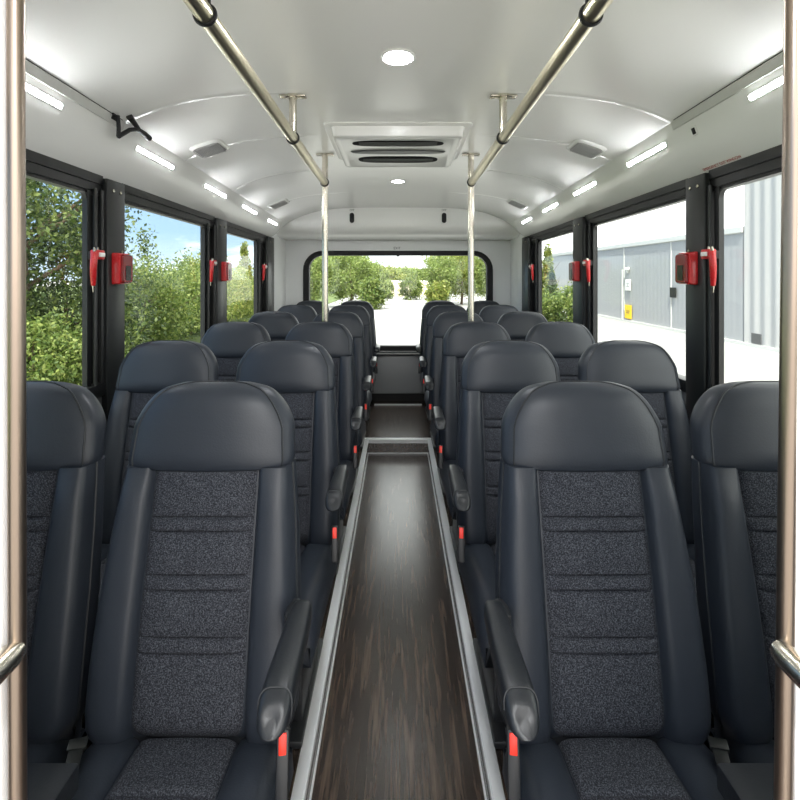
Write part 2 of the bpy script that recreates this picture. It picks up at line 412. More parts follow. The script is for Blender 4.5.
# lower rear panel, ledge and recess
struct(MB().box(-.60, .60, 5.10, 5.20, CZ-1.20, CZ-.815, .006).build('trim_15', M['greypanel'], smooth=30), 'grey panel under the rear window')
struct(MB().box(-.60, .60, 5.06, 5.20, CZ-.806, CZ-.788, .004).build('trim_16', M['frame'], smooth=30), 'dark ledge between rear window and grey panel')
struct(MB().box(-.60, .60, 5.13, 5.20, .001, CZ-1.20).build('trim_17', M['rubber'], smooth=0), 'dark recess below the grey panel')
text_mesh('EXIT', .035, M['ink'], 'lettering', Matrix.Translation((-.01, YR-.012, CZ+.288)) @ Matrix.Rotation(R(90), 4, 'X'), None)
o = bpy.data.objects['lettering']; o.name = 'exit_label'; tag(o, 'tiny faint lettering above the middle of the rear window', 'label')
# the two black pull latches on the bulkhead
for sx, nm in ((-.437, 'left'), (.437, 'right')):
    z = CZ+.551
    r = empty('latch', (sx, 4.75, z), 'black oval latch on the rear bulkhead, %s of the two' % nm, 'latch', 'bulkhead latches')
    MB().loft([[(x, y, zz) for x, zz in rrect(-.030*k, .030*k, -.056*k, .056*k, .029*k)] for y, k in ((.0, 1), (-.004, 1), (-.008, .9))]).build('bezel', M['white'], r)
    MB().loft([[(x, y, zz) for x, zz in rrect(-.022*k, .022*k, -.048*k, .048*k, .0215*k)] for y, k in ((-.006, 1), (-.012, 1), (-.016, .8))]).build('handle', M['rubber'], r)
    text_mesh('OFF', .026, M['ink'], 'lettering', Matrix.Translation((0, -.002, .074)) @ Matrix.Rotation(R(90), 4, 'X'), r)

# ------------------------------------------------------------------ seats
cf = np.polyfit([.33, .36, .49, .61, .73, .86, .95, 1.03], [-.004, 0, .02, .045, .078, .112, .13, .15], 3)
yf = lambda z: float(np.polyval(cf, z))
wb = lambda z: float(np.interp(z, [.33, .40, .49, .61, .73, .80, .87], [.204, .209, .209, .205, .196, .189, .181]))
FW = .112
def seat_back():
    rings = []; pip = [[], []]
    zs = [.305, .315, .33]+list(np.linspace(.35, .85, 26))+[.862]
    for i, z in enumerate(zs):
        w = wb(z); th = .10-.02*(z-.36)/.5; y = yf(z); e = [.03, .012, 0][i] if i < 3 else 0
        e += .055*max(0, (.405-z)/.075)**2
        w -= min(e, .03)*.5
        half = [(FW-.006, .012), (FW+.002, .013), (FW+.007, .002)]
        for v in np.linspace(.08, 1, 12):
            x = FW+.007+(w-FW-.007)*v
            half.append((x, -.001-(.013-.009*min(1, max(0, (z-.80)/.05)))*math.sin(math.pi*min(1, v*.97))**.6 + .036*v**11))
        right = [(x, y+r+e*.6) for x, r in half]
        front = [(-x, yy) for x, yy in right[::-1]]+[(0, y+.012+e)]+right
        sideb = [(w+.004, y+.055), (w+.003, y+th*.75), (w-.006, y+th-.006), (w-.02, y+th-e*.3)]
        ring = front+sideb+[(0, y+th-e*.3)]+[(-x, yy) for x, yy in sideb[::-1]]
        rings.append([(x, yy, z) for x, yy in ring])
        pip[0].append((w+.0005, y+.034+e*.6, z)); pip[1].append((-w-.0005, y+.034+e*.6, z))
    return MB().loft(rings), [MB().tube(p[1:], .0028, 6) for p in pip]
def head():
    zt = 1.035
    zs = [.858, .862, .872, .885, .90, .92, .94, .955, .97, .983, .994, 1.003, 1.010, 1.016, 1.021, 1.025, 1.0275, 1.032, zt]
    wz = lambda z: float(np.interp(z, [.858, .862, .872, .94, .955, .97, .983, .994, 1.003, 1.010, 1.016, 1.021, 1.0245, 1.0275, 1.032, zt], [.180, .183, .186, .181, .1755, .168, .160, .152, .144, .137, .129, .120, .110, .099, .080, .050]))
    rings = []; pl = []; pr = []
    for z in zs:
        w = wz(z); th = .098 if z > .87 else (.088 if z < .860 else .094)
        if z > .945: th = .098*max(.12, (1-((z-.945)/(zt-.945))**2.6)**.5)
        yc = yf(min(z, .97))+.041+.10*max(0, z-.97)
        ring = []
        N = 44; ex = 2/3.0
        for k in range(N):
            a = 2*math.pi*k/N; ca, sa = math.cos(a), math.sin(a)
            x = w*math.copysign(abs(ca)**ex, ca); yy = (th/2)*math.copysign(abs(sa)**ex, sa)
            bul = -.008*(1-(x/w)**2)*(1 if sa < 0 else 0)*min(1, max(0, (z-.858)/.03))
            ring.append((x, yc+yy+bul, z - (.004*(1-(x/w)**2) if z < .87 else 0)))
        rings.append(ring); pr.append(ring[40]); pl.append(ring[26])
    path = pl+pr[::-1]
    return MB().loft(rings), MB().tube(path, .0022, 6)
LINES = [.762, .735, .654, .627, .543, .515]
def fabric_back():
    zs = sorted(set([.33, .336, .35]+list(np.linspace(.36, .85, 40).round(4))+[round(l+d, 4) for l in LINES for d in (-.006, -.003, -.0015, 0, .0015, .003, .006)]+[.855, .860, .864]))
    xx = [-FW, -FW+.002, -FW+.006, -.095, -.07, -.035, 0, .035, .07, .095, FW-.006, FW-.002, FW]
    V = []
    bounds = [.33]+sorted(LINES)+[.866]
    for z in zs:
        g = sum(.0065*math.exp(-((z-l)/.0028)**2) for l in LINES)
        k = max(i for i in range(len(bounds)) if bounds[i] <= z+1e-6); lo, hi = bounds[k], bounds[min(k+1, len(bounds)-1)]
        t = (z-lo)/max(hi-lo, 1e-4); puff = .006*math.sin(math.pi*min(1, max(0, t)))**.6 if hi > lo else 0
        endr = .055*max(0, (.405-z)/.075)**2+.004*max(0, (.345-z)/.012)
        for x in xx:
            u = abs(x)/FW; V.append((x, yf(z)+.004-puff*(1-u**6)+g*(1-u**8)+.010*u**14+endr, z))
    n = len(xx); F = [(i*n+j, i*n+j+1, (i+1)*n+j+1, (i+1)*n+j) for i in range(len(zs)-1) for j in range(n-1)]
    return MB().add(V, F)
CF = .43
def ctop(y): return .357+.044*(-y/CF)                  # y from 0 (back) to -CF (front)
def cush():
    rings = []; FWc = .098
    for y, e in [(-CF, .055), (-CF+.006, .036), (-CF+.016, .02), (-CF+.03, .009), (-CF+.05, .002)]+[(q, 0) for q in np.linspace(-CF+.08, -.01, 12)]+[(.02, .004), (.045, .02)]:
        w = .208-e*.25; zt = ctop(y)-e
        half = [(FWc-.006, -.010), (FWc+.002, -.011), (FWc+.007, -.001)]
        for v in np.linspace(.1, 1, 11):
            half.append((FWc+.007+(w-FWc-.007)*v, .010*math.sin(math.pi*min(1, v))**.7-.035*v**7))
        right = [(x, zt+r) for x, r in half]
        top = [(-x, z) for x, z in right[::-1]]+[(0, zt-.010)]+right
        lo = .285+e*.4
        sd = [(w+.003, zt-.07), (w, lo+.02), (w-.02, lo)]
        ring = top+sd+[(0, lo)]+[(-x, z) for x, z in sd[::-1]]
        rings.append([(x, y, z) for x, z in ring])
    return MB().loft(rings)
def fabric_cush():
    FWc = .098; CL = [-.10, -.127, -.25, -.277]
    path = [(y, ctop(y)) for y in sorted(set([.02, .0]+list(np.linspace(-.02, -CF+.05, 24).round(4))+[round(l+d, 4) for l in CL for d in (-.005, -.0025, 0, .0025, .005)]), reverse=True)]
    path += [(-CF+.03, ctop(-CF)-.007), (-CF+.016, ctop(-CF)-.018), (-CF+.004, ctop(-CF)-.036), (-CF-.002, ctop(-CF)-.06), (-CF-.001, ctop(-CF)-.10)]
    xx = [-FWc, -FWc+.002, -FWc+.006, -.08, -.04, 0, .04, .08, FWc-.006, FWc-.002, FWc]; V = []
    for y, z in path:
        g = sum(.005*math.exp(-((y-l)/.0028)**2) for l in CL)
        for x in xx:
            u = abs(x)/FWc; V.append((x, y, z-.001-g*(1-u**8)-.011*u**14+.003*(1-u*u)))
    n = len(xx); F = [(i*n+j, i*n+j+1, (i+1)*n+j+1, (i+1)*n+j) for i in range(len(path)-1) for j in range(n-1)]
    return MB().add(V, F)
def armrest():
    rings = []; seam = []
    for k, (y, w, h, dz) in enumerate([(-.224, .010, .020, -.004), (-.222, .0165, .032, -.003), (-.216, .0215, .044, -.002), (-.207, .0250, .053, -.001), (-.195, .0265, .059, 0), (-.18, .027, .062, 0), (-.14, .0265, .062, 0), (-.08, .0250, .061, .001), (-.02, .0230, .059, .002), (.02, .0215, .056, .003), (.037, .018, .046, .003), (.044, .010, .026, .003)]):
        r = []
        for j in range(28):
            a = 2*math.pi*j/28; ca, sa = math.cos(a), math.sin(a)
            r.append((w*math.copysign(abs(ca)**(.5 if k > 4 else .8-.06*k), ca), y+(.012*sa if k < 7 else 0), .598+dz+h*(.62 if sa > 0 else .44)*math.copysign(abs(sa)**(.6 if k > 4 else .85-.05*k), sa)*.72))
        rings.append(r)
        if k == 4: seam = [(x*1.02, yy, zz+.0006) for x, yy, zz in r[27:]+r[:15]]
    return MB().loft(rings), MB().tube(seam, .0014, 6)
bk_m, bk_p = seat_back(); hd_m, hd_p = head(); ar_m, ar_p = armrest()

def make_seat(kind, side, front=False):
    """kind aisle or window; side -1 left of the aisle, +1 right of it"""
    root = empty('bus_seat', (0, 0, 0), 'seat', 'seat', 'rows of bus seats')
    kids = []
    def part(mb, name, mat, parent=None, **kw):
        key = (name, id(mb))
        if key in CACHE:
            o = bpy.data.objects.new(name, CACHE[key]); COL.objects.link(o); o.parent = parent or root
        else:
            o = mb.build(name, mat, parent or root, **kw); CACHE[key] = o.data
        return o
    bo = part(bk_m, 'backrest', M['leather'], smooth=50); [part(q, 'piping', M['piping'], bo) for q in bk_p]
    part(FBK, 'back_fabric', M['fabric'], smooth=70)
    ho = part(hd_m, 'headrest', M['leather'], smooth=60); part(hd_p, 'piping', M['piping'], ho)
    part(CUS, 'cushion', M['leather'], smooth=50); part(FCU, 'cushion_fabric', M['fabric'], smooth=70)
    part(PAN, 'seat_pan', M['plastic'], smooth=30)
    for lg in LEGS: part(lg, 'leg', M['plastic'], smooth=30)
    inn = -side
    if kind == 'aisle':
        a = part(ar_m, 'armrest', M['arm'], smooth=60); a.location.x = inn*.2265; sm = part(ar_p, 'seam', M['piping'], a)
        part(ARM_BR, 'armrest_pivot', M['plastic'], smooth=30).location.x = inn*.205
        b = part(BUC, 'buckle', M['plastic'], smooth=30); b.location = (inn*.214, -.085, .435); b.rotation_euler = (R(-20), 0, R(8*inn))
        c = part(BUT, 'button', M['buckle_red'], b, smooth=30); tag(c, 'red release button')
    if kind == 'window' and front:
        p = part(WARM, 'armrest', M['arm'], smooth=30); p.location.x = inn*.293
    if kind == 'window':
        p = part(TNG, 'belt_tongue', M['plate'], smooth=30); p.location = (inn*.262, -.06, .385); p.rotation_euler = (R(12), R(6*inn), R(20*inn))
    return root
CACHE = {}
FBK = fabric_back(); CUS = cush(); FCU = fabric_cush()
PAN = MB().box(-.19, .19, -CF+.04, .05, .25, .30, .012)
PAN.box(-.15, .15, .03, .075, .27, .40, .01)
LEGS = [MB().box(x-.02, x+.02, -.30, -.02, .02, .26, .006).box(x-.03, x+.03, -.36, .03, .0005, .022, .004) for x in (-.13, .13)]
ARM_BR = MB().box(-.012, .012, .015, .07, .560, .605, .005)
BUC = MB().box(-.011, .011, -.010, .010, -.075, .030, .004)
BUT = MB().box(-.0068, .0068, -.0125, -.008, -.006, .026, .0015)
WARM = MB().box(-.055, .055, -.445, -.175, .455, .498, .004)
TNG = MB().box(-.012, .012, -.02, .03, -.002, .002, .001).box(-.016, .016, .02, .04, -.005, .005, .002)
PX = {'aisle': .420, 'window': .860}
ORD = ['front', 'second', 'third', 'fourth', 'fifth', 'last']
PITCH = .78
protos = {}
for kind in ('aisle', 'window'):
    for side in (-1, 1):
        for i in range(6):
            key = (kind, side, kind == 'window' and i == 0)
            if key not in protos: o = protos[key] = make_seat(kind, side, key[2])
            else: o = copy_tree(protos[key])
            o.location = (side*PX[kind], .98+PITCH*i-(.05 if i else 0), .0)
            if i == 5: o.location.y -= .03
            row = ('%s row from the camera' % ORD[i]) if i < 5 else 'last row before the rear window'
            if kind == 'aisle': lab = 'grey seat with armrest, %s of the aisle, %s' % (SN[side], row)
            else: lab = 'grey leather and fabric seat by the %s windows, %s' % (SN[side], row)
            tag(o, lab, 'seat', 'rows of bus seats')

# ------------------------------------------------------------------ handrails and poles
RX = .413
rail_h = lambda y: CZ+.580-.019*y
for side in (-1, 1):
    nm = SN[side]
    r = empty('ceiling_handrail', (side*RX, 0, 0), 'long brushed metal grab rail under the ceiling, %s of the aisle' % nm, 'handrail', 'ceiling grab rails')
    MB().tube([(0, y, rail_h(y)) for y in np.linspace(Y0+.1, 2.80, 8)]+[(0, 2.812, rail_h(2.81))], [.0205]*8+[.016], 20).build('rail', M['nickel'], r)
    for y, tall in ((1.07, 0), (1.965, 1)):
        MB().torus((0, y, rail_h(y)), (0, 1, 0), .0225, .004).build('clamp_ring', M['rubber'], r)
        zc = ceilZ(RX, y)
        s = MB().tube([(0, y, rail_h(y)+.015), (0, y, zc)], .0155 if tall else .012, 16); s.build('bracket_stem', M['steel'] if tall else M['rubber'], r)
        f = MB().tube([(0, y, zc-.008), (0, y, zc+.004)], .026, 20).box(-.052, .052, y-.02, y+.02, zc-.009, zc-.002, .003)
        f.build('flange', M['steel'] if tall else M['rubber'], r)
        for q in (-.04, .04): MB().tube([(q, y, zc-.008), (q, y, zc-.012)], .006, 8).build('screw', M['steel'], r)
    y = 2.83; zc = ceilZ(RX, y)
    r = empty('floor_pole', (side*RX, y, 0), 'slim vertical grab pole from floor to ceiling, %s of the aisle' % nm, 'pole', 'floor to ceiling poles')
    MB().tube([(0, 0, .004), (0, 0, zc)], .0175, 20).build('pole', M['steel'], r)
    MB().tube([(0, 0, zc-.008), (0, 0, zc+.004)], .026, 20).box(-.050, .050, -.02, .02, zc-.009, zc-.002, .003).build('flange', M['steel'], r)
    MB().tube([(0, 0, .0005), (0, 0, .01)], .035, 20).build('foot_flange', M['steel'], r)
    MB().torus((0, -.018, rail_h(2.80)), (0, 1, 0), .0215, .004).build('clamp_ring', M['rubber'], r)
    # stanchion by the entrance with its short rail, and the white partition behind it
    Y = .505
    r = empty('entrance_pole', (side*.3858, Y, 0), 'close vertical steel pole at the %s edge of the picture, with short side rail' % nm, 'pole', 'entrance poles')
    b0, b1 = (-.0035, .0015) if side < 0 else (-.0065, .0200)
    MB().tube([(side*b0, 0, .0), (side*b1, 0, ceilZ(.386, Y))], .0080, 24).build('pole', M['polesteel'], r)
    zz = CZ-.376
    MB().tube([(-side*.002, -.002, zz), (-side*.002, -.012, zz), (-side*.001, -.03, zz-.001), (side*.006, -.8, zz-.008)], [.010, .0125, .013, .013], 20).build('side_rail', M['steel'], r)
    MB().tube([(0, 0, .0), (0, 0, .012)], .022, 20).build('foot_flange', M['steel'], r)
    a, b2 = sorted((side*.396, side*1.165))
    o = MB().box(a, b2, Y-.008, Y+.008, .001, ceilZ(.386, Y)+.0-.0, .002).build('partition_panel', M['panel'], smooth=0)
    tag(o, 'plain white partition board behind the close steel pole on the %s' % nm, 'partition', 'entrance partitions')

# ------------------------------------------------------------------ lamps in the ceiling and coves
CYS = {-1: [.7, 1.43, 2.22, 2.95, 3.62, 4.28], 1: [.7, 1.36, 2.17, 2.88, 3.53, 4.17]}
for side in (-1, 1):
    for k, y in enumerate(CYS[side][1:], 1):
        f = cove_frame(side, .27, y); L = .165 if k < 5 else .14
        r = empty('cove_light', None, 'slim white LED strip in the %s cove, %s from the camera' % (SN[side], ['', 'nearest', 'second', 'third', 'fourth', 'farthest'][k]), 'light', 'cove strip lights', mat=f)
        MB().box(-L-.012, L+.010, -.014, .014, -.004, .002, .002).build('housing', M['white'], r, smooth=30)
        MB().box(-L, L, -.0075, .0075, -.002, .005, .002).build('diffuser', M['lamp'], r, smooth=30)
for y, rad, lb in ((1.64, .046, 'round recessed ceiling downlight in front of the air vent'), (3.56, .042, 'round recessed ceiling downlight behind the air vent'), (-.30, .046, 'round recessed ceiling downlight over the entrance')):
    r = empty('ceiling_downlight', None, lb, 'light', 'ceiling downlights', mat=ceil_frame(0, y))
    MB().loft([[(a*math.cos(q), a*math.sin(q), z) for q in np.linspace(0, 2*math.pi, 33)[:-1]] for a, z in ((rad+.012, .004), (rad+.012, -.003), (rad+.006, -.006), (rad, -.004))], True, False).build('trim_ring', M['white'], r)
    MB().loft([[(a*math.cos(q), a*math.sin(q), z) for q in np.linspace(0, 2*math.pi, 33)[:-1]] for a, z in ((rad, -.002), (rad, -.005), (rad*.8, -.0075))]).build('lens', M['disc' if 1 < y < 2 else ('disc_dim' if y > 2 else 'disc_hi')], r)

# ------------------------------------------------------------------ roof air vent
r = empty('roof_air_vent', (0, 2.62, ceilZ(0, 2.62)), 'white ceiling air-conditioning vent with dark slots between the grab rails', 'vent')
r.rotation_euler = (R(-1.2), 0, 0)
lev = [(.345, -.335, .325, .02), (.345, -.335, .325, -.006), (.340, -.328, .318, -.009), (.312, -.312, .305, -.011), (.303, -.306, .302, -.054), (.297, -.300, .298, -.059), (.282, -.270, .272, -.059), (.278, -.265, .268, -.057)]
MB().loft([[(x, y, z) for x, y in rrect(-a, a, y0, y1, .03)] for a, y0, y1, z in lev]).build('housing', M['white'], r, smooth=40)
def slot(hx, y0, y1, z): return MB().loft([[(x*k, (y0+y1)/2+(y-(y0+y1)/2)*k, zz) for x, y in [(hx*math.copysign(abs(math.cos(a))**.5, math.cos(a)), (y0+y1)/2+(y1-y0)/2*math.copysign(abs(math.sin(a))**.7, math.sin(a))) for a in np.linspace(0, 2*math.pi, 41)[:-1]]] for k, zz in ((1, z+.004), (1, z), (.97, z-.001))])
slot(.222, -.235, -.140, -.058).build('air_slot', M['vent'], r)
slot(.216, .050, .190, -.058).build('air_slot', M['vent'], r)
lv = MB().loft([[(x, y*.8-.045, -.058-.006*k) for x, y in [(.245*(1-.04*k)*math.copysign(abs(math.cos(a))**.8, math.cos(a)), .05*(1-.2*k)*math.sin(a)) for a in np.linspace(0, 2*math.pi, 41)[:-1]]] for k in (0, .6, 1)])
lv.build('louver', M['louver'], r)
for yy in (-.19, .12):
    g = MB()
    for q in range(3): g.box(-.19, .19, yy-.022+.02*q, yy-.019+.02*q, -.0612, -.0585)
    g.build('slat', M['louver'], r, smooth=0)

# ------------------------------------------------------------------ speakers
for side in (-1, 1):
    for X, y, sc, lb in ((.93, 2.47, 1, 'nearer'), (.95, 3.98, 1, 'farther')):
        r = empty('ceiling_speaker', None, 'square grey speaker grille in the %s side of the ceiling, %s one' % (SN[side], lb), 'speaker', 'ceiling speakers', mat=ceil_frame(side*X, y))
        MB().loft([[(x*k, yy*k, z) for x, yy in rrect(-.075, .075, -.085, .085, .035)] for k, z in ((1.12, .004), (1.10, -.003), (1.0, -.010), (.90, -.012), (.88, -.008))]).build('bezel', M['white'], r, smooth=40)
        g = MB().loft([[(x*k, yy*k, z) for x, yy in rrect(-.060, .060, -.068, .068, .014)] for k, z in ((1, -.007), (1, -.0105), (.97, -.012))])
        for q in np.arange(-.056, .057, .008):
            g.box(q-.0018, q+.0018, -.064, .064, -.0145, -.0115)
        for q in np.arange(-.064, .065, .008):
            g.box(-.056, .056, q-.0018, q+.0018, -.0145, -.0115)
        g.build('grille', M['grille'], r, smooth=30)

# ------------------------------------------------------------------ emergency handles and cases on the pillars
def hammer(side, y, lb, X=1.150):
    z = CZ+.032
    r = empty('emergency_hammer', (side*X, y, z), lb, 'hammer', 'red emergency hammers')
    pth = [(-side*.020, .0, .055), (-side*.020, -.004, .03), (-side*.018, -.004, 0), (-side*.014, .002, -.035), (-side*.008, .012, -.066)]
    MB().tube(pth, [.0115, .012, .0115, .0105, .008], 12).build('handle', M['red'], r)
    hd = MB(); hd.box(-.014, .014, .0, .052, .030, .066, .005); 
    hd.v = [(x-side*.016, yy, zz) for x, yy, zz in hd.v]; hd.build('head', M['red'], r)
    MB().box(-.006, .006, -.002, .03, .040, .056, .003, mat=Matrix.Translation((-side*.031, .012, 0))).build('badge', M['signwhite'], r)
    tp = MB().tube([(-side*.007, .014, -.066), (-side*.004, .02, -.092)], [.0055, .003], 10)
    tp.build('steel_tip', M['steel'], r)
    for q in ([(-side*.020, .0, .060), (-side*.020, -.001, .074)], [(-side*.014, .03, .062), (-side*.014, .03, .076)]): MB().tube(q, [.006, .003], 8).build('steel_pin', M['steel'], r)
    MB().box(-.012, .012, .015, .045, .03, .06, .002, mat=Matrix.Translation((side*.004, 0, 0))).build('mount', M['rubber'], r)
def case(side, y, lb):
    r = empty('emergency_case', (side*1.147, y, CZ+.030), lb, 'case', 'red emergency cases')
    s = lambda x: -side*x
    rings = []
    for x, k in ((0, 1), (.022, .97), (.030, .90)):
        rings.append([(s(x), yy*k, zz*(.5+.5*k)) for yy, zz in rrect(-.042, .042, -.064, .064, .008)])
    MB().loft(rings).build('base', M['red'], r, smooth=30)
    MB().loft([[(s(x), yy*k, zz*k) for yy, zz in rrect(-.030, .046, -.060, .058, .012)] for x, k in ((.026, 1), (.036, .98), (.040, .92))]).build('cover', M['darkred'], r, smooth=30)
    MB().loft([[(s(x), yy, zz) for yy, zz in rrect(-.012, .026, -.048, .012, .004)] for x in (.038, .0415)]).build('window', M['clearblack'], r, smooth=30)
for side in (-1, 1):
    nm = SN[side]
    for y, w in ((1.862 if side < 0 else 1.80, 'nearest'), (3.04 if side < 0 else 2.98, 'second'), (4.22, 'farthest')):
        hammer(side, y, 'red curved emergency hammer on the %s window frames, %s from the camera' % (nm, w))
    for y, w in ((2.045 if side < 0 else 1.955, 'nearer'), (3.29 if side < 0 else 3.20, 'farther')):
        case(side, y, 'red box on a black %s window pillar, %s of the two' % (nm, w))

# ------------------------------------------------------------------ coat hook left, button and red lettering right
r = empty('belt_hook', None, 'black folding hook on the top edge of the left cove', 'hook', mat=cove_frame(-1, .02, 1.86))
MB().box(-.018, .018, -.012, .012, -.002, .010, .003).build('plate', M['rubber'], r)
MB().tube([(-.01, 0, .008), (-.012, .002, .026), (-.012, -.04, .038), (-.006, -.070, .040)], .0075, 10).build('strap', M['rubber'], r)
MB().tube([(-.006, -.070, .040), (.05, -.026, .042), (.10, -.006, .042), (.16, -.006, .04), (.20, -.012, .038)], [.009, .0085, .009, .0105, .013], 10).build('arm', M['rubber'], r)
MB().tube([(.04, .022, .036), (.07, .010, .040), (.11, -.004, .042)], [.013, .0105, .008], 10).build('lever', M['rubber'], r)
r = empty('push_button', None, 'tiny black square button on the white right cove', 'button', mat=cove_frame(1, .30, 1.815))
MB().box(-.014, .014, -.017, .017, -.002, .003, .002).build('bezel', M['white'], r)
MB().box(-.009, .009, -.012, .012, .002, .006, .002).build('cap', M['rubber'], r)
f = cove_frame(1, .93, 1.79)
t = text_mesh('EMERGENCY EXIT WINDOW', .016, M['redink'], 'exit_lettering', f @ Matrix.Translation((0, 0, .0015)) @ Matrix.Rotation(R(180), 4, 'Z'))
tag(t, 'small red lettering along the bottom of the right cove', 'lettering')

# ------------------------------------------------------------------ outside
GZ = -.82
g = MB().box(-150, 150, -60, 300, GZ-.2, GZ).build('ground', M['concrete'], smooth=0); struct(g, 'pale concrete yard')
g = MB().box(-60, -5.2, -20, 120, GZ+.0, GZ+.03).build('lawn', M['lawn'], smooth=0); struct(g, 'green verge along the left side of the yard')
BX = 10.5
b = empty('warehouse', (BX, 15, GZ), 'long pale grey metal clad warehouse outside the right windows', 'building')
MB().box(0, 8, .2, 20, 0, 3.5).build('wall_cladding', M['cladding'], b, smooth=0)
MB().box(-.06, 8, .2, 20.1, 3.42, 3.62, .02).build('roof_trim', M['channel'], b, smooth=0)
MB().box(-.03, 8, -14, .13, 0, 7.5).build('ribbed_wall', M['ribbed'], b, smooth=0)
MB().box(-.07, .0, -14, 20, 0, .10).build('base_trim', M['channel'], b, smooth=0)
for yy in (4.2, 8.2): MB().box(-.03, .0, yy-.015, yy+.015, .1, 3.42).build('panel_joint', M['channel'], b, smooth=0)
MB().box(-.05, .0, 8.33, 8.39, .1, 2.4).build('downpipe', M['channel'], b, smooth=0)
MB().box(-.05, .0, -.6, -.2, .12, .42, .01).build('wall_vent', M['ink'], b, smooth=0)
def sign(name, y, z, w, h, mat, lb, cat, txt, tm):
    r = empty(name, (BX-.04, y, z), lb, cat)
    MB().box(-.03, .0, -w/2, w/2, -h/2, h/2, .01).build('board', mat, r, smooth=0)
    if txt: text_mesh(txt, h*.13, tm, 'lettering', Matrix.Translation((-.034, 0, 0)) @ Matrix(((0, 0, -1, 0), (-1, 0, 0, 0), (0, 1, 0, 0), (0, 0, 0, 1))), r)
    return r
sign('yellow_sign', 22.7, CZ-.0716*22.7, .62, .62, M['yellow'], 'yellow sign board on the grey warehouse wall', 'sign', 'CAUTION\nDANGER', M['ink'])
sign('white_sign', 22.7, CZ-.018*22.7, .5, .5, M['signwhite'], 'white notice on the warehouse wall above the yellow sign', 'sign', 'NOTICE\nNO\nPARKING', M['ink'])
sign('black_meter_box', 19.0, CZ-.033*19, .40, .38, M['rubber'], 'small black box on the warehouse wall', 'box', '', None)
r = empty('wall_lamp', (BX-.03, 22.75, CZ+.013*22.7), 'small lamp on the warehouse wall above the white notice', 'lamp')
MB().box(-.10, 0, -.15, .15, -.02, .10, .02).build('shade', M['signwhite'], r); MB().box(-.07, 0, -.06, .06, -.16, -.02, .02).build('bracket', M['channel'], r)

# foliage: every tree a crown of separate leaves and a trunk
def leaves(cent, rad, n, size, clump=.35, K=60, cone=False, flat=.0):
    cent = np.array(cent, float); rad = np.array(rad, float)
    d = rng.normal(size=(K, 3)); d /= np.linalg.norm(d, axis=1)[:, None]
    rr = rng.uniform(.25, 1, K)**.45
    kc = d*rr[:, None]
    if cone:
        t = rng.uniform(0, 1, K)**1.3; a = rng.uniform(0, 2*np.pi, K); q = (1-t)*rng.uniform(.6, 1, K)
        kc = np.stack([q*np.cos(a), q*np.sin(a), t*2-1], 1)
    idx = rng.integers(0, K, n)
    P = (kc[idx]+rng.normal(size=(n, 3))*clump*.5)*rad+cent
    P[:, 2] = np.maximum(P[:, 2], GZ+.04)
    s = size*rng.uniform(.6, 1.4, n)
    u = rng.normal(size=(n, 3)); u /= np.linalg.norm(u, axis=1)[:, None]
    w = rng.normal(size=(n, 3)); w -= (w*u).sum(1)[:, None]*u; w /= np.linalg.norm(w, axis=1)[:, None]
    a = P-u*s[:, None]; c = P+u*s[:, None]; m1 = P+w*(s*.5)[:, None]; m2 = P-w*(s*.5)[:, None]
    V = np.stack([a, m1, c, m2], 1).reshape(-1, 3)
    F = np.arange(4*n).reshape(-1, 4)
    return V, F
def tree(name, x, y, h, rx, mat, n, size, lb, cat, cone=False, bush=False, z0=None, clump=.35, K=60, group=None):
    r = empty(name, (x, y, GZ), lb, cat, group)
    if bush: c = (0, 0, h*.52); rad = (rx, rx, h*.50)
    elif cone: c = (0, 0, h*.52); rad = (rx, rx, h*.50)
    else: c = (0, 0, h*.60); rad = (rx, rx, h*.42)
    V, F = leaves((c[0]+x, c[1]+y, c[2]+GZ), rad, n, size, clump, K, cone); V = V-np.array([x, y, GZ])
    me = bpy.data.meshes.new('crown'); me.vertices.add(len(V)); me.vertices.foreach_set('co', V.ravel())
    me.loops.add(len(F)*4); me.loops.foreach_set('vertex_index', F.ravel()); me.polygons.add(len(F)); me.polygons.foreach_set('loop_start', np.arange(len(F))*4)
    me.update(calc_edges=True); me.validate(); me.materials.append(M[mat])
    o = bpy.data.objects.new('foliage' if bush else 'crown', me); COL.objects.link(o); o.parent = r
    t = MB(); tr = max(.02, rx*.05)
    t.tube([(0, 0, 0), (.05*rx, 0, h*.3), (-.03*rx, .04*rx, h*.6), (0, 0, h*.85)], [tr*1.2, tr, tr*.7, tr*.3], 8)
    for k in range(7):
        a = random.uniform(0, 6.28); z = h*random.uniform(.25, .65)
        t.tube([(0, 0, z), (rx*.4*math.cos(a), rx*.4*math.sin(a), z+h*.10), (rx*.75*math.cos(a), rx*.75*math.sin(a), z+h*.22)], [tr*.5, tr*.35, tr*.12], 6)
    t.build('stem' if bush else 'trunk', M['bark'], r)
    return r
LT = 'trees and bushes outside'
tree('leafy_tree', -7.6, 10.0, 6.2, 2.1, 'leaf_deep', 34000, .052, 'tall dense green tree filling the nearest left window', 'tree', K=110, clump=.28)
tree('leafy_tree', -8.9, 16.0, 4.1, 1.15, 'leaf_deep', 1800, .06, 'thin sparse tree with open branches in the second left window', 'tree', K=34, clump=.22)
tree('dark_bush', -6.9, 10.4, 2.1, 1.4, 'leaf_deep', 14000, .045, 'dark bush under the tall tree in the nearest left window', 'bush', bush=True, K=80)
tree('flowering_bush', -6.2, 8.5, 1.25, .85, 'leaf_light', 9000, .04, 'pale low bush in front of the dark bush, nearest left window', 'bush', bush=True)
tree('flowering_bush', -6.1, 9.7, 1.1, .8, 'leaf_pale', 8000, .04, 'pale low bush right of the other in the nearest left window', 'bush', bush=True)
